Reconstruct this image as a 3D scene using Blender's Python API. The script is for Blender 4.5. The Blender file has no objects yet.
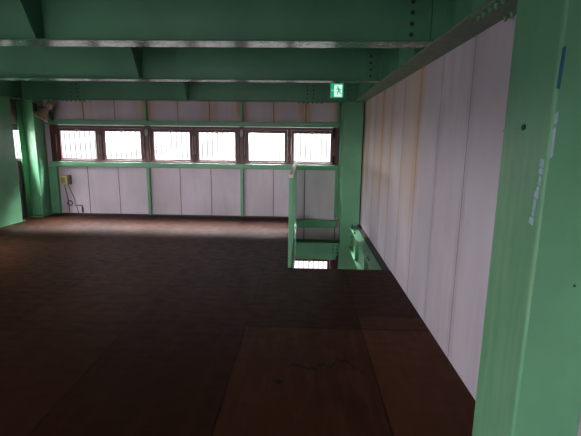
import bpy, bmesh, math, random
from mathutils import Vector, Matrix
random.seed(4)
S = bpy.context.scene
C = S.collection

# ------------------------------------------------------------------ camera
CAM_H = 1.5235
NX = .80          # inner face of the near right post
f_px, yaw, pitch, roll = 418.4, 0.0301, 0.1884, 0.012
cy, sy, cp, sp = math.cos(yaw), math.sin(yaw), math.cos(pitch), math.sin(pitch)
fw = Vector((-sy*cp, cy*cp, -sp)); rt = Vector((cy, sy, 0)); up = rt.cross(fw)
cr, sr = math.cos(roll), math.sin(roll)
rt, up = rt*cr + up*sr, up*cr - rt*sr
cd = bpy.data.cameras.new('camera'); cam = bpy.data.objects.new('camera', cd); C.objects.link(cam)
M = Matrix((rt, up, -fw)).transposed().to_4x4(); M.translation = Vector((0, 0, CAM_H))
cam.matrix_world = M
cd.sensor_width = 36; cd.lens = 36*f_px/581; cd.clip_start = .05
S.camera = cam

# ------------------------------------------------------------------ sky and exposure
W = bpy.data.worlds.new('sky'); S.world = W; W.use_nodes = True
nt = W.node_tree; nt.nodes.clear()
out = nt.nodes.new('ShaderNodeOutputWorld'); bg = nt.nodes.new('ShaderNodeBackground')
tc = nt.nodes.new('ShaderNodeTexCoord'); sep = nt.nodes.new('ShaderNodeSeparateXYZ')
rp = nt.nodes.new('ShaderNodeValToRGB')
nt.links.new(tc.outputs['Generated'], sep.inputs[0]); nt.links.new(sep.outputs[2], rp.inputs[0])
# overcast: bright overhead; a building opposite the far windows dims the low sky on that side only
LOW_FAR, LOW_OPEN, HIGH = 2.3, 56.0, 300.0
def mnode(op, a, b=0.0):
    n = nt.nodes.new('ShaderNodeMath'); n.operation = op
    for i, v in enumerate((a, b)):
        if isinstance(v, (int, float)): n.inputs[i].default_value = v
        else: nt.links.new(v, n.inputs[i])
    return n.outputs[0]
def mrange(v, a, b, lo, hi):
    n = nt.nodes.new('ShaderNodeMapRange'); n.interpolation_type = 'SMOOTHSTEP'; nt.links.new(v, n.inputs[0])
    for i, k in enumerate((a, b)): n.inputs[i+1].default_value = k
    for i, k in enumerate((lo, hi)):
        if isinstance(k, (int, float)): n.inputs[i+3].default_value = k
        else: nt.links.new(k, n.inputs[i+3])
    return n.outputs[0]
low = mrange(sep.outputs[1], -.05, .25, LOW_OPEN, LOW_FAR)
lowg = mnode('MULTIPLY', low, mrange(sep.outputs[2], -.04, .02, mrange(sep.outputs[1], -.05, .25, .25, .8), 1.0))
sky_v = mrange(sep.outputs[2], .62, .72, lowg, HIGH)
nt.nodes.remove(rp)
bg.inputs[0].default_value = (1.0, .975, .99, 1); nt.links.new(sky_v, bg.inputs[1])
nt.links.new(bg.outputs[0], out.inputs[0])
S.view_settings.view_transform = 'Standard'; S.view_settings.look = 'None'
S.view_settings.gamma = 1.0; S.view_settings.use_curve_mapping = False
S.view_settings.exposure = 0.0
S.cycles.max_bounces = 10; S.cycles.diffuse_bounces = 6; S.cycles.transparent_max_bounces = 12
S.cycles.use_denoising = True
S.cycles.sample_clamp_indirect = 6.0

def portal(loc, direction, sx, sy_):
    """marks a window opening for the sky sampling (a portal gives off no light)"""
    l = bpy.data.lights.new('window_portal', 'AREA'); l.shape = 'RECTANGLE'; l.size = sx; l.size_y = sy_
    l.cycles.is_portal = True
    o = bpy.data.objects.new('window_portal', l); C.objects.link(o); o.location = loc
    o.rotation_euler = Vector(direction).to_track_quat('-Z', 'Z').to_euler()

# ------------------------------------------------------------------ materials
class NT:
    def __init__(s, name):
        s.m = bpy.data.materials.new(name); s.m.use_nodes = True; s.t = s.m.node_tree
        s.b = s.t.nodes['Principled BSDF']; s.g = s.t.nodes.new('ShaderNodeNewGeometry')
        s.sep = s.t.nodes.new('ShaderNodeSeparateXYZ'); s.t.links.new(s.g.outputs['Position'], s.sep.inputs[0])
        s.X, s.Y, s.Z = s.sep.outputs
    def set(s, sock, v):
        if isinstance(v, (int, float)): sock.default_value = v
        elif isinstance(v, tuple): sock.default_value = v if len(v) == 4 or sock.type == 'VECTOR' else v + (1,)
        else: s.t.links.new(v, sock)
    def math(s, op, a, b=0.0, c=0.0, clamp=False):
        n = s.t.nodes.new('ShaderNodeMath'); n.operation = op; n.use_clamp = clamp
        s.set(n.inputs[0], a); s.set(n.inputs[1], b); s.set(n.inputs[2], c); return n.outputs[0]
    def noise(s, scale, detail=4, stretch=(1, 1, 1), rough=.55):
        mp = s.t.nodes.new('ShaderNodeMapping'); s.t.links.new(s.g.outputs['Position'], mp.inputs[0])
        mp.inputs['Scale'].default_value = stretch
        n = s.t.nodes.new('ShaderNodeTexNoise'); s.t.links.new(mp.outputs[0], n.inputs['Vector'])
        n.inputs['Scale'].default_value = scale; n.inputs['Detail'].default_value = detail
        n.inputs['Roughness'].default_value = rough
        return n.outputs[0]
    def ramp(s, v, a, b, lo=0.0, hi=1.0, smooth=True):
        n = s.t.nodes.new('ShaderNodeMapRange'); n.interpolation_type = 'SMOOTHSTEP' if smooth else 'LINEAR'
        s.set(n.inputs[0], v); n.inputs[1].default_value = a; n.inputs[2].default_value = b
        n.inputs[3].default_value = lo; n.inputs[4].default_value = hi; return n.outputs[0]
    def mix(s, f, a, b):
        n = s.t.nodes.new('ShaderNodeMix'); n.data_type = 'RGBA'
        s.set(n.inputs[0], f); s.set(n.inputs[6], a); s.set(n.inputs[7], b); return n.outputs[2]
    def bump(s, h, strength=.2, dist=.01):
        n = s.t.nodes.new('ShaderNodeBump'); n.inputs['Strength'].default_value = strength
        n.inputs['Distance'].default_value = dist; s.t.links.new(h, n.inputs['Height'])
        s.t.links.new(n.outputs[0], s.b.inputs['Normal'])
    def col(s, v): s.set(s.b.inputs['Base Color'], v)
    def rough(s, v): s.set(s.b.inputs['Roughness'], v)

def plain(name, col, rough=.5, metal=0.0, var=.12, emit=None, es=0):
    n = NT(name)
    v = n.noise(9, 3)
    n.col(n.mix(v, tuple(c*(1-var) for c in col), tuple(min(1, c*(1+var)) for c in col)))
    n.rough(rough); n.b.inputs['Metallic'].default_value = metal
    if emit:
        n.set(n.b.inputs['Emission Color'], emit); n.b.inputs['Emission Strength'].default_value = es
    return n.m

def paint(name, col, rough=.34, scuff=None, bump=.06):
    n = NT(name)
    big = n.noise(1.7, 4); fine = n.noise(22, 4, (1, 1, .35))
    c = n.mix(n.ramp(big, .3, .7), tuple(x*.88 for x in col), tuple(x*1.12 for x in col))
    c = n.mix(n.ramp(fine, .60, .75, 0, .25), c, tuple(x*.7 for x in col))
    if scuff:                                    # bare, rubbed paint below the plate seam of the near post
        low = n.math('MULTIPLY', n.ramp(n.Z, 1.45, 1.570, 1, 0), n.ramp(n.X, NX+.008, NX+.012, 1, 0))
        str_ = n.ramp(n.noise(26, 5, (1, 1, .05)), .42, .66)
        c = n.mix(n.math('MULTIPLY', low, n.math('MULTIPLY_ADD', str_, .30, .10)), c, scuff)
    n.col(c); n.rough(n.ramp(fine, .3, .8, rough, rough+.16))
    if bump: n.bump(n.noise(25, 3), bump, .003)
    return n.m

GREEN = (.108, .30, .160)
M_green = paint('green_paint', GREEN)
M_post = paint('scuffed_green_paint', GREEN, .36, scuff=(.24, .38, .24))
M_beam = paint('green_beam_paint', (.086, .250, .142), .32)
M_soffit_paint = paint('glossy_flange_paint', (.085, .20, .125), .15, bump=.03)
M_brown = plain('dark_brown_sash_paint', (.080, .022, .022), .42, var=.35)
M_bolt = plain('dark_bolt_steel', (.010, .028, .016), .5, .0)
M_beige = plain('beige_plastic', (.42, .36, .16), .5)
M_tan = plain('weathered_beige_metal', (.34, .25, .17), .5)
M_dark = plain('dark_plastic', (.03, .02, .02), .5)
M_blue = plain('blue_tape', (.015, .10, .18), .5)
M_pale = plain('pale_tape', (.36, .48, .58), .5, var=.4)
M_putty = plain('grey_putty', (.38, .36, .33), .7)
M_cap = plain('cap_painted_glare', (.62, .60, .42), .3)  # pale colour stands in for light reflecting off the glossy cap
M_soffit = plain('grey_deck_steel', (.12, .17, .14), .5)

def panel_mat(name, axis, x0, zlo_stain, rust, c0=(.56, .49, .56)):
    """light cladding panels 0.6 m wide with brown joints; rust has bled out of the joints near the top"""
    n = NT(name)
    A = n.X if axis == 'x' else n.Y
    st = (1, 1, .12)
    wob = n.math('MULTIPLY', n.math('SUBTRACT', n.noise(4, 2, (0, 0, 1)), .5), .012)
    q = n.math('DIVIDE', n.math('SUBTRACT', n.math('ADD', A, wob), x0-60.0), .6)
    fr = n.math('FRACT', q)
    d = n.math('MULTIPLY', n.math('MINIMUM', fr, n.math('SUBTRACT', 1.0, fr)), .6)   # metres from the joint
    idx = n.math('FLOOR', n.math('ADD', q, .5))
    wn = n.t.nodes.new('ShaderNodeTexWhiteNoise'); wn.noise_dimensions = '1D'; n.set(wn.inputs['W'], idx)
    cell = n.t.nodes.new('ShaderNodeTexWhiteNoise'); cell.noise_dimensions = '1D'; n.set(cell.inputs['W'], n.math('FLOOR', q))
    cloud = n.noise(1.6, 5, (1, 1, .6)); streak = n.noise(7, 5, st)
    c = n.mix(n.ramp(cloud, .3, .72), tuple(x*.84 for x in c0), tuple(x*1.05 for x in c0))
    c = n.mix(n.math('MULTIPLY', cell.outputs[0], .22), c, (.56, .45, .44))
    c = n.mix(n.ramp(streak, .5, .75, 0, .30), c, (.34, .29, .31))
    # bled rust
    high = n.ramp(n.Z, zlo_stain, zlo_stain+1.0)
    near = n.ramp(d, .0, .26, 1, 0)
    rm = n.math('MULTIPLY', n.math('MULTIPLY', high, near), n.math('MULTIPLY', n.ramp(wn.outputs[0], -.2, .7), n.ramp(streak, .25, .6)))
    if axis == 'y':
        rm = n.math('MULTIPLY', rm, n.ramp(n.Y, 3.0, 4.2))
        warm = n.math('MULTIPLY', n.math('MULTIPLY', high, n.ramp(n.Y, 3.3, 4.4)), n.math('MULTIPLY_ADD', cell.outputs[0], .4, .25))
        c = n.mix(warm, c, (.48, .36, .25))
        c = n.mix(n.math('MULTIPLY', n.ramp(n.math('ABSOLUTE', n.math('SUBTRACT', d, .03)), .0, .05, .35, 0), n.ramp(n.noise(3, 3), .35, .6)), c, (.30, .26, .27))
    c = n.mix(n.math('MULTIPLY', rm, rust), c, (.46, .27, .12))
    brown = n.ramp(n.Z, -.5, 2.0, .0, 1.0)
    jc = n.mix(brown, (.10, .07, .08), (.16, .07, .04))
    jw = n.math('MULTIPLY_ADD', wn.outputs[0], .004, .0065 if axis == 'x' else .005)
    line = n.math('LESS_THAN', d, jw)
    c = n.mix(n.math('MULTIPLY', line, .92 if axis == 'x' else .7), c, jc)
    n.col(c); n.rough(.55)
    n.b.inputs['Specular IOR Level'].default_value = .3
    n.bump(n.math('ADD', n.ramp(d, 0, .012), n.math('MULTIPLY', n.noise(30, 4), .15)), .4, .004)
    return n.m
X0 = -4.1764                                     # first stud line on the back wall grid
M_back = panel_mat('back_wall_panels', 'x', X0, 1.0, 1.0)
M_right = panel_mat('right_wall_panels', 'y', 2.77, .3, .80, (.52, .47, .53))
M_left = panel_mat('left_wall_panels', 'y', 2.6, 1.2, .6)
M_rear = panel_mat('rear_wall_panels', 'x', X0, 1.2, .5)

# plywood floor: 0.91 x 1.82 m sheets
n = NT('dark_plywood_floor')
def cellu(v, o, w):
    q = n.math('DIVIDE', n.math('SUBTRACT', v, o-w*20), w); fr = n.math('FRACT', q)
    return n.math('FLOOR', q), n.math('MULTIPLY', n.math('MINIMUM', fr, n.math('SUBTRACT', 1.0, fr)), w)
wobx = n.math('MULTIPLY', n.math('SUBTRACT', n.noise(.8, 2), .5), .02)
ix, dx = cellu(n.math('ADD', n.X, wobx), -.455, .945)
iy, dy = cellu(n.Y, 3.2, 1.86)
comb = n.t.nodes.new('ShaderNodeCombineXYZ'); n.set(comb.inputs[0], ix); n.set(comb.inputs[1], iy)
wn = n.t.nodes.new('ShaderNodeTexWhiteNoise'); wn.noise_dimensions = '2D'; n.t.links.new(comb.outputs[0], wn.inputs['Vector'])
grain = n.noise(14, 5, (1, .16, 1)); cloud = n.noise(1.3, 5); scr = n.noise(14, 6, (.5, 1, 1))
c = n.mix(wn.outputs[0], (.042, .0140, .0060), (.078, .028, .0125))
c = n.mix(n.ramp(cloud, .35, .7, 0, .6), c, (.028, .010, .005))
c = n.mix(n.ramp(grain, .45, .7, 0, .4), c, (.090, .036, .018))
c = n.mix(n.ramp(scr, .62, .8, 0, .5), c, (.030, .018, .014))
newer = n.math('MULTIPLY', n.math('GREATER_THAN', ix, 18.5+1), n.math('LESS_THAN', iy, 19.5))   # less worn sheets near the right wall
c = n.mix(n.math('MULTIPLY', n.math('SUBTRACT', 1.0, newer), .6), c, (.014, .005, .003))
redder = n.math('MULTIPLY', n.ramp(n.X, .49, .50), n.ramp(n.Y, 3.44, 3.46, 1, 0))
c = n.mix(n.math('MULTIPLY', redder, .3), c, (.12, .040, .018))
seam = n.math('LESS_THAN', n.math('MINIMUM', dx, n.math('MULTIPLY', dy, .7)), .007)
c = n.mix(n.math('MULTIPLY', n.math('MULTIPLY', seam, n.ramp(cloud, .3, .6, .35, 1)), .85), c, (.006, .004, .003))
# meandering dark water mark and a black spot on one near sheet
wv = n.math('MULTIPLY', n.math('SUBTRACT', n.noise(5.5, 4, (1, 0, 0)), .5), .75)
dd = n.math('ABSOLUTE', n.math('SUBTRACT', n.math('SUBTRACT', n.Y, 2.62), wv))
inr = n.math('MULTIPLY', n.ramp(n.X, -.12, -.05), n.ramp(n.X, .38, .45, 1, 0))
c = n.mix(n.math('MULTIPLY', n.ramp(dd, .008, .024, .95, 0), inr), c, (.012, .008, .006))
sx_ = n.math('SUBTRACT', n.X, -.135); sy_ = n.math('SUBTRACT', n.Y, 2.42)
rr = n.math('SQRT', n.math('ADD', n.math('MULTIPLY', sx_, sx_), n.math('MULTIPLY', sy_, sy_)))
c = n.mix(n.ramp(rr, .016, .034, .95, 0), c, (.01, .007, .006))
n.col(c); n.rough(n.ramp(scr, .3, .8, .42, .58)); n.b.inputs['Specular IOR Level'].default_value = .06
n.bump(n.math('ADD', n.math('MULTIPLY', grain, .12), n.ramp(n.math('MINIMUM', dx, dy), 0, .008)), .15, .002)
M_floor = n.m

# clear panes with faint vertical ribs
def pane_mat(name, axis):
    n = NT(name); n.t.nodes.remove(n.b)
    A = n.X if axis == 'x' else n.Y
    q = n.math('FRACT', n.math('DIVIDE', n.math('ADD', A, 50.0), .098))
    line = n.math('LESS_THAN', n.math('ABSOLUTE', n.math('SUBTRACT', q, .5)), .058)
    tint = n.mix(line, (.97, .97, .98), (.10, .10, .10))
    tr = n.t.nodes.new('ShaderNodeBsdfTransparent'); gl = n.t.nodes.new('ShaderNodeBsdfGlossy')
    gl.inputs['Roughness'].default_value = .1
    n.set(tr.inputs[0], tint)
    mx = n.t.nodes.new('ShaderNodeMixShader'); mx.inputs[0].default_value = .05
    n.t.links.new(tr.outputs[0], mx.inputs[1]); n.t.links.new(gl.outputs[0], mx.inputs[2])
    n.t.links.new(mx.outputs[0], n.t.nodes['Material Output'].inputs[0])
    return n.m
M_pane_x = pane_mat('ribbed_pane_glass', 'x'); M_pane_y = pane_mat('ribbed_pane_glass_side', 'y')
M_sign_green = plain('exit_sign_green', (.0, .35, .16), .4, emit=(.0, .30, .15), es=1.0, var=.02)
M_sign_white = plain('exit_sign_white', (.8, .8, .8), .4, emit=(.60, .88, .76), es=1.0, var=.02)

# ------------------------------------------------------------------ mesh helpers
def box(bm, a, b):
    x0, x1 = sorted((a[0], b[0])); y0, y1 = sorted((a[1], b[1])); z0, z1 = sorted((a[2], b[2]))
    v = [bm.verts.new(p) for p in ((x0,y0,z0),(x1,y0,z0),(x1,y1,z0),(x0,y1,z0),(x0,y0,z1),(x1,y0,z1),(x1,y1,z1),(x0,y1,z1))]
    for q in ((3,2,1,0),(4,5,6,7),(0,1,5,4),(1,2,6,5),(2,3,7,6),(3,0,4,7)): bm.faces.new([v[i] for i in q])
def prism(bm, pts, ext):
    """closed polygon pts (3-D) extruded by vector ext"""
    a = [bm.verts.new(p) for p in pts]; b = [bm.verts.new(Vector(p)+Vector(ext)) for p in pts]
    k = len(pts)
    bm.faces.new(a[::-1]); bm.faces.new(b)
    for i in range(k): bm.faces.new((a[i], a[(i+1) % k], b[(i+1) % k], b[i]))
def lathe(bm, prof, seg=20, mat=None):
    rings = []
    for r, z in prof:
        rings.append([bm.verts.new((r*math.cos(2*math.pi*i/seg), r*math.sin(2*math.pi*i/seg), z)) for i in range(seg)])
    for A, B in zip(rings, rings[1:]):
        for i in range(seg): bm.faces.new((A[i], A[(i+1) % seg], B[(i+1) % seg], B[i]))
    bm.faces.new(rings[0][::-1]); bm.faces.new(rings[-1])
    if mat is not None: bmesh.ops.transform(bm, matrix=mat, verts=[v for r in rings for v in r])
def tube(bm, pts, r, seg=8):
    rings = []
    pts = [Vector(p) for p in pts]
    for i, p in enumerate(pts):
        d = (pts[min(i+1, len(pts)-1)] - pts[max(i-1, 0)]).normalized()
        a = d.orthogonal().normalized() if i == 0 else (a - d*a.dot(d)).normalized()
        b = d.cross(a)
        rings.append([bm.verts.new(p + (a*math.cos(t)+b*math.sin(t))*r) for t in (2*math.pi*k/seg for k in range(seg))])
    for A, B in zip(rings, rings[1:]):
        for i in range(seg): bm.faces.new((A[i], A[(i+1) % seg], B[(i+1) % seg], B[i]))
    bm.faces.new(rings[0][::-1]); bm.faces.new(rings[-1])
def obj(name, bm, mat, parent=None, bevel=0, smooth=False, label=None):
    bmesh.ops.recalc_face_normals(bm, faces=bm.faces)
    me = bpy.data.meshes.new(name); bm.to_mesh(me); bm.free()
    o = bpy.data.objects.new(name, me); C.objects.link(o); me.materials.append(mat)
    if parent: o.parent = parent; o.matrix_parent_inverse = Matrix.Translation(-parent.location)
    if smooth:
        for p in me.polygons: p.use_smooth = True
    if bevel:
        m = o.modifiers.new('bevel', 'BEVEL'); m.width = bevel; m.segments = 2; m.limit_method = 'ANGLE'
    if label: o['label'] = label
    return o
def B(*boxes):
    bm = bmesh.new()
    for a, b in boxes: box(bm, a, b)
    return bm
def tag(o, label, cat, group=None):
    o['label'] = label; o['category'] = cat
    if group: o['group'] = group
    return o
def struct(name, bm, mat, parent=None, bevel=0):
    o = obj(name, bm, mat, parent, bevel)
    if not parent: o['kind'] = 'structure'
    return o
def thing(name, loc, label, cat, group=None):
    o = bpy.data.objects.new(name, None); C.objects.link(o); o.location = loc; o.empty_display_size = .1
    return tag(o, label, cat, group)

def bolt_mesh(d):
    """hexagon head with washer and stub, pointing along d"""
    bm = bmesh.new(); q = Vector(d).to_track_quat('Z', 'Y').to_matrix().to_4x4()
    lathe(bm, [(.0145, -.001), (.0145, .003)], 14, q); lathe(bm, [(.0115, .003), (.0115, .012), (.0095, .014)], 6, q)
    lathe(bm, [(.007, .014), (.007, .022), (.005, .024)], 8, q)
    bmesh.ops.recalc_face_normals(bm, faces=bm.faces)
    me = bpy.data.meshes.new('bolt'); bm.to_mesh(me); bm.free(); me.materials.append(M_bolt); return me
BOLT = {k: bolt_mesh(d) for k, d in {'-y': (0,-1,0), '-z': (0,0,-1), '-x': (-1,0,0), '+z': (0,0,1)}.items()}
def bolts(parent, d, pts, mesh=None):
    for p in pts:
        o = bpy.data.objects.new('bolt', mesh or BOLT[d]); C.objects.link(o); o.parent = parent
        o.location = Vector(p) - parent.location

FZ = 2.156        # underside of the ceiling beams
TOPZ = 2.575
XW = 1.0466       # face of right wall
D = 7.99          # face of back wall
LW = -5.30        # face of left wall
YR = -3.2         # face of rear wall (behind the camera)
ZL = -2.70        # storey below
T = .012

# ------------------------------------------------------------------ floor, ceiling
OX, OY = -.125, 4.80   # stair opening corner
struct('floor', B(((LW, YR, -.045), (OX, D, 0)), ((OX, YR, -.045), (XW, OY, 0))), M_floor)
struct('floor', B(((LW, YR, ZL-.1), (XW, D, ZL))), plain('lower_floor_concrete', (.22, .20, .19), .7))
bm = bmesh.new()                                    # ribbed steel deck, ribs running front to back
xs = LW - .1; prof = []
while xs < XW + .1:
    prof += [(xs, TOPZ), (xs+.07, TOPZ), (xs+.09, TOPZ+.05), (xs+.15, TOPZ+.05)]; xs += .17
vs = [[bm.verts.new((x, y, z+dz)) for x, z in prof] for y, dz in ((YR-.1, .001), (D+.1, .001))]
vt = [[bm.verts.new((x, y, TOPZ+.14)) for x, z in prof] for y in (YR-.1, D+.1)]
for i in range(len(prof)-1):
    bm.faces.new((vs[0][i], vs[0][i+1], vs[1][i+1], vs[1][i])); bm.faces.new((vt[0][i], vt[0][i+1], vt[1][i+1], vt[1][i]))
    for j in (0, 1): bm.faces.new((vs[j][i], vs[j][i+1], vt[j][i+1], vt[j][i]))
struct('ceiling', bm, M_soffit)

# ------------------------------------------------------------------ walls
PZ0, PZ1 = 1.095, 1.610    # pane
WZ0, WZ1 = 1.035, 1.725    # window band
LZ0, LZ1 = -1.45, -.745     # window band of the storey below
bay = [X0-.6, X0+1.2, X0+3.0, X0+4.8]
LFT = LW-.1
struct('wall_back', B(((LFT, D, ZL), (XW, D+.12, LZ0)), ((LFT, D, LZ0), (bay[2], D+.12, LZ1)), ((bay[3], D, LZ0), (XW, D+.12, LZ1)),
    ((LFT, D, LZ1), (XW, D+.12, WZ0)), ((LFT, D, WZ0), (bay[0], D+.12, WZ1)), ((bay[3], D, WZ0), (XW, D+.12, WZ1)), ((LFT, D, WZ1), (XW, D+.12, TOPZ+.06))), M_back)
struct('wall_right', B(((XW, YR-.1, ZL), (XW+.12, D+.12, TOPZ+.1))), M_right)
LWIN = [(7.08, 7.95), (2.6, 5.2), (-.9, .9)]             # left wall openings (y ranges); all but the first unseen, added for light
bx = []; prev = YR-.1
for a, b in sorted(LWIN):
    bx.append(((LW, prev, WZ0), (LW-.12, a, WZ1))); prev = b
bx += [((LW, prev, WZ0), (LW-.12, D+.12, WZ1)), ((LW, YR-.1, ZL), (LW-.12, D+.12, -1.9)), ((LW, YR-.1, -1.9), (LW-.12, 0.0, -.7)), ((LW, 5.2, -1.9), (LW-.12, D+.12, -.7)), ((LW, YR-.1, -.7), (LW-.12, D+.12, WZ0)), ((LW, YR-.1, WZ1), (LW-.12, D+.12, TOPZ+.1))]
struct('wall_left', B(*bx), M_left)
RW = [(-3.6, -1.2)]                                  # unseen opening added in the rear wall to let light in behind the camera
RZ0, RZ1 = .55, 1.9
struct('wall_rear', B(((LFT, YR, ZL), (XW, YR-.12, RZ0)), ((LFT, YR, RZ1), (XW, YR-.12, TOPZ+.1)), ((LFT, YR, RZ0), (RW[0][0], YR-.12, RZ1)), ((RW[0][1], YR, RZ0), (XW, YR-.12, RZ1))), M_rear)

# windows: brown frame, inner sash with pane, latch, stay arm
wi = 0
def window(cx, z0, z1, face, w=.86, axis='x', sgn=1, putty=False):
    """face: wall plane coordinate; sgn=+1 when outside is towards + of the axis normal"""
    global wi; wi += 1
    def P(a, d, z): return (a, face+sgn*d, z) if axis == 'x' else (face+sgn*d, a, z)
    h = w/2; f = .038
    def bb(lst): return B(*[(P(*p), P(*q)) for p, q in lst])
    root = struct('window_%d' % wi, bb([((cx-h, -.03, z0), (cx-h+f, .10, z1)), ((cx+h-f, -.03, z0), (cx+h, .10, z1)),
        ((cx-h+f, -.03, z1-.05), (cx+h-f, .10, z1)), ((cx-h+f, -.045, z0), (cx+h-f, .10, z0+.03))]), M_brown, bevel=.004)
    s = .046; zt = z1-.052; zb = z0+.032; x0 = cx-h+f+.003; x1 = cx+h-f-.003
    sash = struct('window_frame', bb([((x0, -.018, zb), (x0+s, .03, zt)), ((x1-s, -.018, zb), (x1, .03, zt)),
        ((x0+s, -.018, zt-.058), (x1-s, .03, zt)), ((x0+s, -.018, zb), (x1-s, .03, zb+.03))]), M_brown, root, .004)
    struct('pane', bb([((x0+s, .005, zb+.03), (x1-s, .011, zt-.058))]), M_pane_x if axis == 'x' else M_pane_y, sash)
    bmh = bb([((cx-.05, -.034, zt-.05), (cx+.05, -.018, zt-.03)), ((cx-.012, -.048, zt-.075), (cx+.012, -.034, zt-.022))])
    obj('latch', bmh, M_tan, sash, .003)
    for sx in (-1, 1):                              # stay arms beside the sash
        bms = bmesh.new(); xx = cx+sx*(h-.019)
        tube(bms, [P(xx, -.036, z0+.16), P(xx-sx*.004, -.05, z0+.30), P(xx, -.036, z0+.50)], .006)
        obj('stay_arm', bms, M_tan, root)
    c = ((x0+x1)/2); 
    q = P(c, .13, (z0+z1)/2)
    nrm = (0, -sgn, 0) if axis == 'x' else (-sgn, 0, 0)
    portal(q, nrm, w-.05, z1-z0-.05)
    return root
for k in range(3):
    for off in (.468, 1.328): window(bay[k]+off, WZ0+.005, WZ1-.005, D)
window(bay[2]+.468, LZ0+.005, LZ1-.005, D); window(bay[2]+1.328, LZ0+.005, LZ1-.005, D)
for a, b in LWIN:
    k = round((b-a)/.87); w = (b-a)/k
    for i in range(k): window(a+w*(i+.5), WZ0+.005, WZ1-.005, LW, w-.01, 'y', -1)
for i in range(6): window(.8667*(i+.5), -1.895, -.705, LW, .86, 'y', -1)  # unseen lower storey windows, added to brighten the stair opening
for a, b in RW:
    for i in range(3): window(a+.8*(i+.5), RZ0+.005, RZ1-.005, YR, .79, 'x', -1)

# brown mullions, green studs and rails on back wall
ti = 0
def trim(bm, mat, bevel=.004):
    global ti; ti += 1
    return struct('trim_%d' % ti, bm, mat, None, bevel)
for k in range(4):
    x = bay[k]
    if k in (1, 2):
        m = trim(B(((x-.037, D-.035, WZ0), (x+.037, D+.11, WZ1))), M_brown)
        bmq = bmesh.new(); lathe(bmq, [(.001, 0), (.028, .002), (.034, .006), (.030, .009)], 14,
            Matrix.Translation((x, D-.036, 1.60)) @ Matrix.Diagonal((1, 1, 2.2, 1)) @ Matrix.Rotation(math.pi/2, 4, 'X'))
        obj('putty_patch', bmq, M_putty, m, smooth=True)
    elif k == 0: trim(B(((x-.06, D-.03, WZ0), (x+.036, D+.11, WZ1))), M_brown)
    else: trim(B(((x-.10, D-.03, WZ0), (x+.02, D+.11, WZ1))), M_brown)
    trim(B(((x-(.14 if k == 0 else .028), D-.065, .03), (x+.028, D, .935))), M_green)
    trim(B(((x-.026, D-.065, 1.815), (x+.026, D, 2.57))), M_green)
trim(B(((bay[0]-.1, D-.075, .937), (bay[3]+.03, D, 1.033))), M_green)
trim(B(((bay[0]-.1, D-.075, 1.727), (bay[3]+.03, D, 1.813))), M_green)
trim(B(((bay[3]+.032, D-.075, .0), (bay[3]+.10, D, 2.15))), M_green)
trim(B(((LW, D-.03, 0.0), (OX-.04, D, .028))), plain('dark_floor_trim', (.035, .02, .016), .6))
# back wall rails seen through the stair opening
trim(B(((OX, D-.10, -.165), (.64, D, -.02))), M_green)
trim(B(((OX, D-.09, -.798), (.66, D, -.665))), M_green)
trim(B(((OX-.9, D-.07, -1.55), (.66, D, -1.455))), M_green)
trim(B(((bay[3]-.039, D-.04, LZ0), (bay[3]+.06, D+.11, LZ1))), M_brown)

trim(B(((.99, OY, -.07), (XW, 7.49, -.005))), plain('dark_wall_foot', (.02, .02, .018), .7))
# ------------------------------------------------------------------ steel columns
def hcol(name, x0, x1, y0, y1, z0, z1, label, fl='y', group=None, mat=M_green):
    r = thing(name, ((x0+x1)/2, (y0+y1)/2, z0), label, 'column', group)
    xm, ym = (x0+x1)/2, (y0+y1)/2
    if fl == 'y': bm = B(((x0, y0, z0), (x1, y0+.014, z1)), ((x0, y1-.014, z0), (x1, y1, z1)), ((xm-.006, y0+.014, z0), (xm+.006, y1-.014, z1)))
    else: bm = B(((x0, y0, z0), (x0+.014, y1, z1)), ((x1-.014, y0, z0), (x1, y1, z1)), ((x0+.014, ym-.006, z0), (x1-.014, ym+.006, z1)))
    obj('shaft', bm, mat, r, .002)
    return r
cF = hcol('steel_post', .69, 1.02, 7.50, 7.80, ZL, FZ, 'green steel post at the far end of the white right wall, beside the stair opening', 'y')
obj('stiffener_plate', B(((.69, 7.515, .30), (.845, 7.785, .312))), M_green, cF)
bolts(cF, '-y', [(x, 7.499, z) for x in (.90, ) for z in (-.02, -.09, -.24, -.33)])
bmB = hcol('steel_post', -5.24, -4.93, 7.66, 7.96, 0.001, FZ, 'green steel post in the far left corner under the horn loudspeaker', 'x')
obj('base_plate', B(((-5.26, 7.62, .0005), (-4.91, 7.98, .014))), M_green, bmB)
cA = hcol('steel_post', -5.28, -5.05, 6.55, 7.25, 0.001, FZ, 'broad green steel post at the left edge, in front of the side window', 'x')
obj('base_plate', B(((-5.29, 6.50, .0005), (-5.03, 7.29, .014))), M_green, cA)
# near right post: boxed column
NX, NY0, NY1 = .80, 1.42, 1.75
r = thing('steel_post', (.95, 1.58, 0), 'large scuffed green steel post nearest the viewer, streaked with blue tape', 'column')
obj('shaft', B(((NX, NY0, .001), (XW-.002, NY1, TOPZ))), M_post, r, .010)
obj('weld_seam', B(((NX-.003, NY0+.01, 1.560), (NX, NY1-.004, 1.566))), M_green, r)
bmq = bmesh.new(); lathe(bmq, [(.011, 0), (.011, .006), (.006, .008)], 10, Matrix.Translation((NX, 1.585, 1.572)) @ Matrix.Rotation(-math.pi/2, 4, 'Y'))
obj('plug', bmq, M_bolt, r, label='small black plug on the weld seam')
bmq = bmesh.new(); prism(bmq, [(NX+.003, NY0-.0015, 1.69), (NX+.014, NY0-.0015, 1.688), (NX+.018, NY0-.0015, 1.818), (NX+.007, NY0-.0015, 1.815)], (0, .0015, 0))
obj('tape_strip', bmq, M_blue, r, label='short blue tape strip')
bmq = bmesh.new(); rr_ = random.Random(8); zc = 1.235
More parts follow.
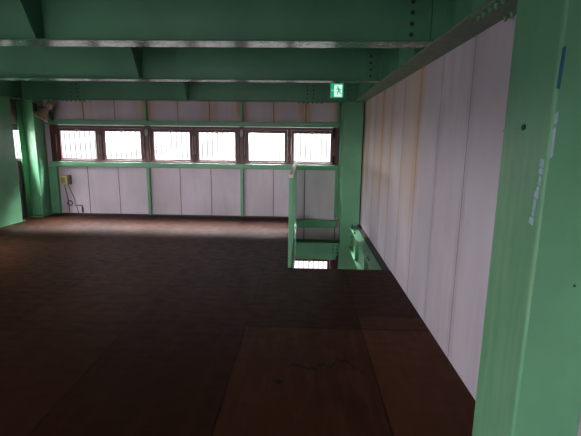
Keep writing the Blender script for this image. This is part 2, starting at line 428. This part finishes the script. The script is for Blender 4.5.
while zc < 1.59:                                  # ragged scraps, drifting round the edge on to the inner face
    h_ = rr_.uniform(.02, .06); w_ = rr_.uniform(.006, .018); off = (1.45-zc)*.10+rr_.uniform(-.003, .003)
    if off > 0: prism(bmq, [(NX-.0015, NY0+.012+off, zc), (NX-.0015, NY0+.012+off+w_*1.6, zc+.006), (NX-.0015, NY0+.010+off+w_*1.3, zc+h_), (NX-.0015, NY0+.010+off, zc+h_*.85)], (.0015, 0, 0))
    else: prism(bmq, [(NX+.011, NY0-.0015, zc), (NX+.011+w_*.6, NY0-.0015, zc+.006), (NX+.012+w_*.5, NY0-.0015, zc+h_), (NX+.010, NY0-.0015, zc+h_*.8)], (0, .0015, 0))
    zc += h_*rr_.uniform(.8, 1.1)
obj('tape_strip', bmq, M_pale, r, label='torn pale blue tape remains along the edge')
obj('drilled_hole', (lambda m: (lathe(m, [(.005, 0), (.005, .002)], 10, Matrix.Translation((.95, NY0, 1.03)) @ Matrix.Rotation(math.pi/2, 4, 'X')), m)[1])(bmesh.new()), M_bolt, r, label='small dark hole')

# ------------------------------------------------------------------ ceiling beams
def cross_beam(yc, z0, z1, label, xa, xb, group='green cross beams under the ceiling'):
    r = thing('steel_girder', ((xa+xb)/2, yc, z0), label, 'beam', group)
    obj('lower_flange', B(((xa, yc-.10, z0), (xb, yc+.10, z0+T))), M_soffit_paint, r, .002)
    obj('web', B(((xa, yc-.005, z0+T), (xb, yc+.005, z1-T))), M_beam, r)
    obj('upper_flange', B(((xa, yc-.10, z1-T), (xb, yc+.10, z1))), M_beam, r, .002)
    return r
XA, XB = -5.10, .84
BY = (3.05, 4.96, 7.68)
L = ('nearest green cross beam overhead, cut by the top edge of the picture',
     'middle green cross beam overhead, with the lit exit sign under it',
     'farthest green cross beam overhead, right above the back wall panels')
bs = [cross_beam(y, FZ, TOPZ-.002, l, XA, XB) for y, l in zip(BY, L)]
GX = (-1.83, -1.87, -2.08)
for y, r, xg, xo in zip(BY, bs, GX, (.07, .05, .02)):
    # end connection plate with bolts, haunched gusset at mid span
    obj('splice_plate', B(((.70-xo, y-.014, FZ+.03), (.83-xo, y-.005, TOPZ-.05))), M_beam, r)
    bolts(r, '-y', [(x-xo, y-.014, z) for x in (.78,) for z in (2.22, 2.29, 2.36, 2.43)])
    bm = bmesh.new(); prism(bm, [(xg-.006, y-.10, FZ+T), (xg-.006, y-.006, FZ+T), (xg-.006, y-.006, TOPZ-.015), (xg-.006, y-.40, TOPZ-.015), (xg-.006, y-.40, TOPZ-.09), (xg-.006, y-.30, TOPZ-.11)], (.012, 0, 0))
    obj('gusset_plate', bm, M_beam, r)
for k, y in enumerate((1.12, -.85)):              # unseen beams added over and behind the viewer to shade the beam webs
    h = cross_beam(y, FZ, TOPZ-.002, '', XA, XB); h.name = 'trim_%d' % (60+k); h['kind'] = 'structure'
    for key in ('label', 'category', 'group'): del h[key]
# splice plates on the far beam
for xs in (-4.14, .095):
    obj('splice_plate', B(((xs-.13, 7.68-.015, FZ+.035), (xs+.13, 7.68-.005, TOPZ-.09))), M_beam, bs[2])
    bolts(bs[2], '-y', [(xs+dx, 7.68-.015, z) for dx in (-.055, .055) for z in (2.215, 2.285, 2.355, 2.425)])
    obj('splice_plate', B(((xs-.25, 7.59, FZ-.010), (xs+.25, 7.77, FZ))), M_beam, bs[2])
    bolts(bs[2], '-z', [(xs+dx, 7.62, FZ-.010) for dx in (-.2, -.12, -.04, .04, .12, .2)])
# joists between the beams at mid span
for xj, (a, b), lab in zip(GX, ((1.3, BY[0]-.41), (BY[0]+.11, BY[1]-.41), (BY[1]+.11, BY[2]-.41)),
        ('green joist overhead on the camera side of the nearest cross beam', 'green joist overhead between the nearest and middle cross beams', 'green joist overhead between the middle and farthest cross beams')):
    o = obj('ceiling_joist', B(((xj-.12, a, TOPZ-.105), (xj+.12, b, TOPZ-.095)), ((xj-.005, a, TOPZ-.095), (xj+.005, b, TOPZ-.010)), ((xj-.12, a, TOPZ-.010), (xj+.12, b, TOPZ-.001))), M_beam)
    tag(o, lab, 'joist', 'ceiling joists at mid span')
# long beam over right wall
r = thing('steel_girder', (.945, 4, FZ), 'long green beam running along the top of the white right wall', 'beam')
M_flange = paint('olive_flange_paint', (.13, .20, .11), .42)
obj('lower_flange', B(((.8455, NY1+.01, FZ), (XW-.001, 7.85, FZ+T))), M_flange, r, .002, label='olive green flange underside')
obj('web', B(((.940, NY1+.01, FZ+T), (.950, 7.85, TOPZ-.016))), M_beam, r)
obj('upper_flange', B(((.8455, NY1+.01, TOPZ-.014), (XW-.001, 7.85, TOPZ-.002))), M_beam, r)
for y in BY: obj('clip_plate', B(((.846, y-.006, FZ+T), (.940, y+.006, TOPZ-.016))), M_beam, r)
for y in (2.6, 3.5, 4.5, 5.8):
    obj('stiffener_plate', B(((.850, y-.005, FZ+T), (.940, y+.005, TOPZ-.016))), M_beam, r)
GB = BOLT['-z'].copy(); GB.materials[0] = M_green
obj('splice_plate', B(((.852, 1.85, FZ-.012), (1.040, 2.36, FZ))), M_flange, r)
bolts(r, '-z', [(x, y, FZ-.012) for x in (.875, 1.015) for y in (1.90, 1.97, 2.04, 2.11, 2.18, 2.25, 2.32)], GB)
bolts(r, '-x', [(.940, y, z) for y in (1.90, 1.97, 2.25, 2.32) for z in (2.25, 2.32, 2.39, 2.46)])
r = thing('steel_girder', (-5.2, 4, FZ), 'green beam along the top of the left wall, seen at the upper left corner', 'beam')
obj('lower_flange', B(((LW+.002, YR, FZ), (-5.103, D-.005, FZ+T))), M_beam, r, .002)
obj('web', B(((-5.205, YR, FZ+T), (-5.195, D-.005, TOPZ-.014))), M_beam, r)
# ------------------------------------------------------------------ floor beams round the opening
r = thing('steel_girder', (.92, 6, -.44), 'green beam at floor level along the foot of the right wall, inside the stair opening', 'beam')
obj('upper_flange', B(((.85, YR, -.060), (.985, 7.49, -.047))), M_green, r, .002)
obj('web', B(((.914, YR, -.427), (.922, 7.49, -.060))), M_green, r)
obj('lower_flange', B(((.85, YR, -.440), (.985, 7.49, -.427))), M_green, r, .002)
bolts(r, '+z', [(.88, y, -.047) for y in (5.35, 5.45, 6.9, 7.0, 7.3, 7.4)])
for y in (5.6, 6.6): obj('stiffener_plate', B(((.855, y-.005, -.427), (.914, y+.005, -.060))), M_green, r)
r = thing('steel_girder', (.3, 7.66, -.58), 'short green trough beam crossing the far side of the stair opening below floor level', 'beam')
obj('front_plate', B(((-1.5, 7.54, -.60), (.688, 7.552, -.375))), M_green, r, .002)
obj('rear_plate', B(((-1.5, 7.80, -.60), (.688, 7.812, -.375))), M_green, r, .002)
obj('web', B(((-1.5, 7.552, -.52), (.688, 7.80, -.508))), M_green, r)
bolts(r, '-y', [(x, 7.54, z) for x in (.57, .64) for z in (-.43, -.49, -.55)])
r = thing('steel_girder', (-2, OY-.11, -.36), 'green beam carrying the floor edge at the near side of the stair opening', 'beam')
obj('web', B(((LW+.1, OY-.025, -.33), (.84, OY-.015, -.057))), M_green, r)
obj('upper_flange', B(((LW+.1, OY-.10, -.057), (.84, OY-.002, -.046))), M_green, r)
obj('lower_flange', B(((LW+.1, OY-.10, -.342), (.84, OY-.002, -.33))), M_green, r)

# ------------------------------------------------------------------ guard panel at the stair opening
GX0, GX1 = -.156, -.128
r = thing('guard_railing', (-.148, 6.3, 0), 'green waist-high guard railing with pale top rail, left of the stair opening', 'railing')
for i in range(25): obj('baluster', B(((-.153, 4.97+i*.115, .10), (-.135, 4.982+i*.115, 1.076))), M_green, r)
obj('end_post', B(((GX0-.012, 4.81, .0005), (GX1, 4.862, 1.075))), M_green, r, .003)
obj('end_post', B(((GX0, 7.855, .0005), (GX1, 7.905, 1.075))), M_green, r, .003)
obj('cap_rail', B(((GX0-.010, 4.80, 1.075), (GX1+.008, 7.905, 1.115))), M_cap, r, .005, label='top rail coloured pale to stand for reflected light')
obj('toe_rail', B(((-.150, 4.862, .001), (GX1, 7.855, .10))), M_green, r)
obj('stringer_plate', B(((OX+.001, OY+.01, -.36), (OX+.013, 7.52, -.002))), M_green, r)

# ------------------------------------------------------------------ exit sign
sx0, sx1, sz0, sz1, syy = .290, .430, 1.985, 2.135, 4.92
r = thing('exit_sign', ((sx0+sx1)/2, syy, sz1), 'small lit green exit sign with running figure, hanging under the middle cross beam', 'sign')
obj('housing', B(((sx0-.004, syy, sz0-.004), (sx1+.004, syy+.04, sz1+.004))), plain('pale_sign_housing', (.5, .55, .52), .4), r, .003)
obj('hanger', B((((sx0+sx1)/2-.03, syy+.01, sz1+.004), ((sx0+sx1)/2+.03, syy+.03, FZ-.0005))), M_dark, r)
obj('face', B(((sx0, syy-.004, sz0), (sx1, syy, sz1))), M_sign_green, r)
obj('doorway', B(((sx0+.038, syy-.006, sz0+.006), (sx1-.014, syy-.004, sz1-.016))), M_sign_white, r, label='white doorway shape')
bmq = bmesh.new(); yy = syy-.008
ox, oz = sx0+.084, sz0+.066
def limb(p, q, w):
    p, q = Vector((ox+p[0], yy, oz+p[1])), Vector((ox+q[0], yy, oz+q[1])); w *= 1.5; d = (q-p).normalized(); nn = Vector((-d.z, 0, d.x))*w/2
    prism(bmq, [p-nn, q-nn*.8, q+nn*.8, p+nn], (0, .002, 0))
lathe(bmq, [(.010, 0), (.010, .002)], 12, Matrix.Translation((ox-.006, yy+.002, oz+.046)) @ Matrix.Rotation(math.pi/2, 4, 'X'))
limb((-.002, .034), (.006, .002), .016); limb((0, .030), (-.022, .018), .008); limb((-.022, .018), (-.030, .030), .007)
limb((.002, .028), (.022, .020), .008); limb((.022, .020), (.030, .006), .007)
limb((.006, .004), (-.012, -.016), .010); limb((-.012, -.016), (-.010, -.040), .008)
limb((.006, .004), (.020, -.020), .010); limb((.020, -.020), (.036, -.030), .008)
obj('running_figure', bmq, M_sign_green, r, label='green running figure')
bmq = bmesh.new()
prism(bmq, [(sx0+.006, syy-.006, sz0+.075), (sx0+.018, syy-.006, sz0+.088), (sx0+.018, syy-.006, sz0+.080), (sx0+.031, syy-.006, sz0+.080), (sx0+.031, syy-.006, sz0+.070), (sx0+.018, syy-.006, sz0+.070), (sx0+.018, syy-.006, sz0+.062)], (0, .002, 0))
obj('arrow', bmq, plain('exit_sign_arrow', (.3, .8, .55), .4, emit=(.15, .75, .42), es=1.0), r, label='pale arrow')

# ------------------------------------------------------------------ horn loudspeaker in the far left corner
hx, hy, hz = -4.63, 7.60, 1.945
r = thing('horn_loudspeaker', (hx, hy, hz), 'weathered beige horn loudspeaker mounted at the top of the far left corner post', 'loudspeaker')
R = Vector((-.50, -.22, -.78)).to_track_quat('Z', 'Y').to_matrix().to_4x4() @ Matrix.Scale(1.22, 4)
T0 = Matrix.Translation((hx+.01, hy, hz+.06)) @ R
bmq = bmesh.new()
po = [(.03, 0), (.036, .03), (.046, .07), (.066, .12), (.098, .165), (.108, .172)]
pi_ = [(.100, .168), (.062, .118), (.040, .07), (.018, .03)]
lathe(bmq, po + pi_, 28, T0); obj('horn', bmq, M_tan, r, smooth=True)
bmq = bmesh.new(); lathe(bmq, [(.045, -.085), (.050, -.08), (.050, -.01), (.034, .004)], 24, T0); obj('driver', bmq, M_tan, r, smooth=True)
bmq = bmesh.new(); lathe(bmq, [(.107, .168), (.112, .172), (.107, .177), (.101, .172), (.101, .168)], 28, T0)
obj('rim', bmq, plain('pale_horn_rim', (.55, .47, .36), .4), r, smooth=True, label='paler rim')
obj('bracket', B(((-4.929, hy+.12, hz+.07), (hx+.03, hy+.14, hz+.09)), ((hx+.01, hy+.02, hz+.07), (hx+.03, hy+.14, hz+.09)), ((-4.929, hy+.08, hz+.01), (-4.92, hy+.18, hz+.15))), M_dark, r)
# ------------------------------------------------------------------ box and cables on the back wall
r = thing('junction_box', (-4.61, D-.04, .68), 'yellowish beige junction box with brown side on the back wall, lower left corner', 'electrical box')
obj('cover', B(((-4.71, D-.075, .59), (-4.55, D-.001, .77))), M_beige, r, .006)
obj('inset', B(((-4.675, D-.079, .625), (-4.595, D-.075, .735))), plain('olive_inset', (.20, .19, .07), .5), r, .002, label='darker recessed plate')
obj('side_housing', B(((-4.549, D-.06, .595), (-4.505, D-.001, .775))), plain('brown_plastic', (.13, .07, .05), .5), r, .004, label='brown side housing')
bmq = bmesh.new(); tube(bmq, [(-4.64, D-.03, .59), (-4.635, D-.015, .50), (-4.62, D-.015, .40), (-4.60, D-.012, .28), (-4.595, D-.012, .12), (-4.59, D-.012, .03)], .006)
tag(obj('cable', bmq, M_dark), 'dark cable hanging straight down from the junction box, passing behind the coil', 'cable')
bmq = bmesh.new(); tube(bmq, [(-4.57, D-.03, .59), (-4.54, D-.012, .48), (-4.50, D-.012, .38), (-4.47, D-.012, .30), (-4.47, D-.012, .22), (-4.43, D-.012, .12), (-4.42, D-.012, .03)], .006)
tag(obj('cable', bmq, M_dark), 'dark cable running obliquely right from the junction box towards the floor', 'cable')
bmq = bmesh.new(); tube(bmq, [(-4.565+.048*math.cos(t), D-.025, .225+.048*math.sin(t)) for t in (2*math.pi*k/20 for k in range(21))], .009)
tag(obj('cable_coil', bmq, M_dark), 'small dark ring of coiled cable on the back wall below the junction box', 'cable coil')
bmq = B(((-4.47, D-.02, .175), (-4.335, D-.001, .187)), ((-4.345, D-.02, .06), (-4.333, D-.001, .187)), ((-4.335, D-.03, .04), (-4.318, D-.001, .15)))
tag(obj('wall_bracket', bmq, M_dark), 'small dark angled bracket low on the back wall right of the cables', 'bracket')
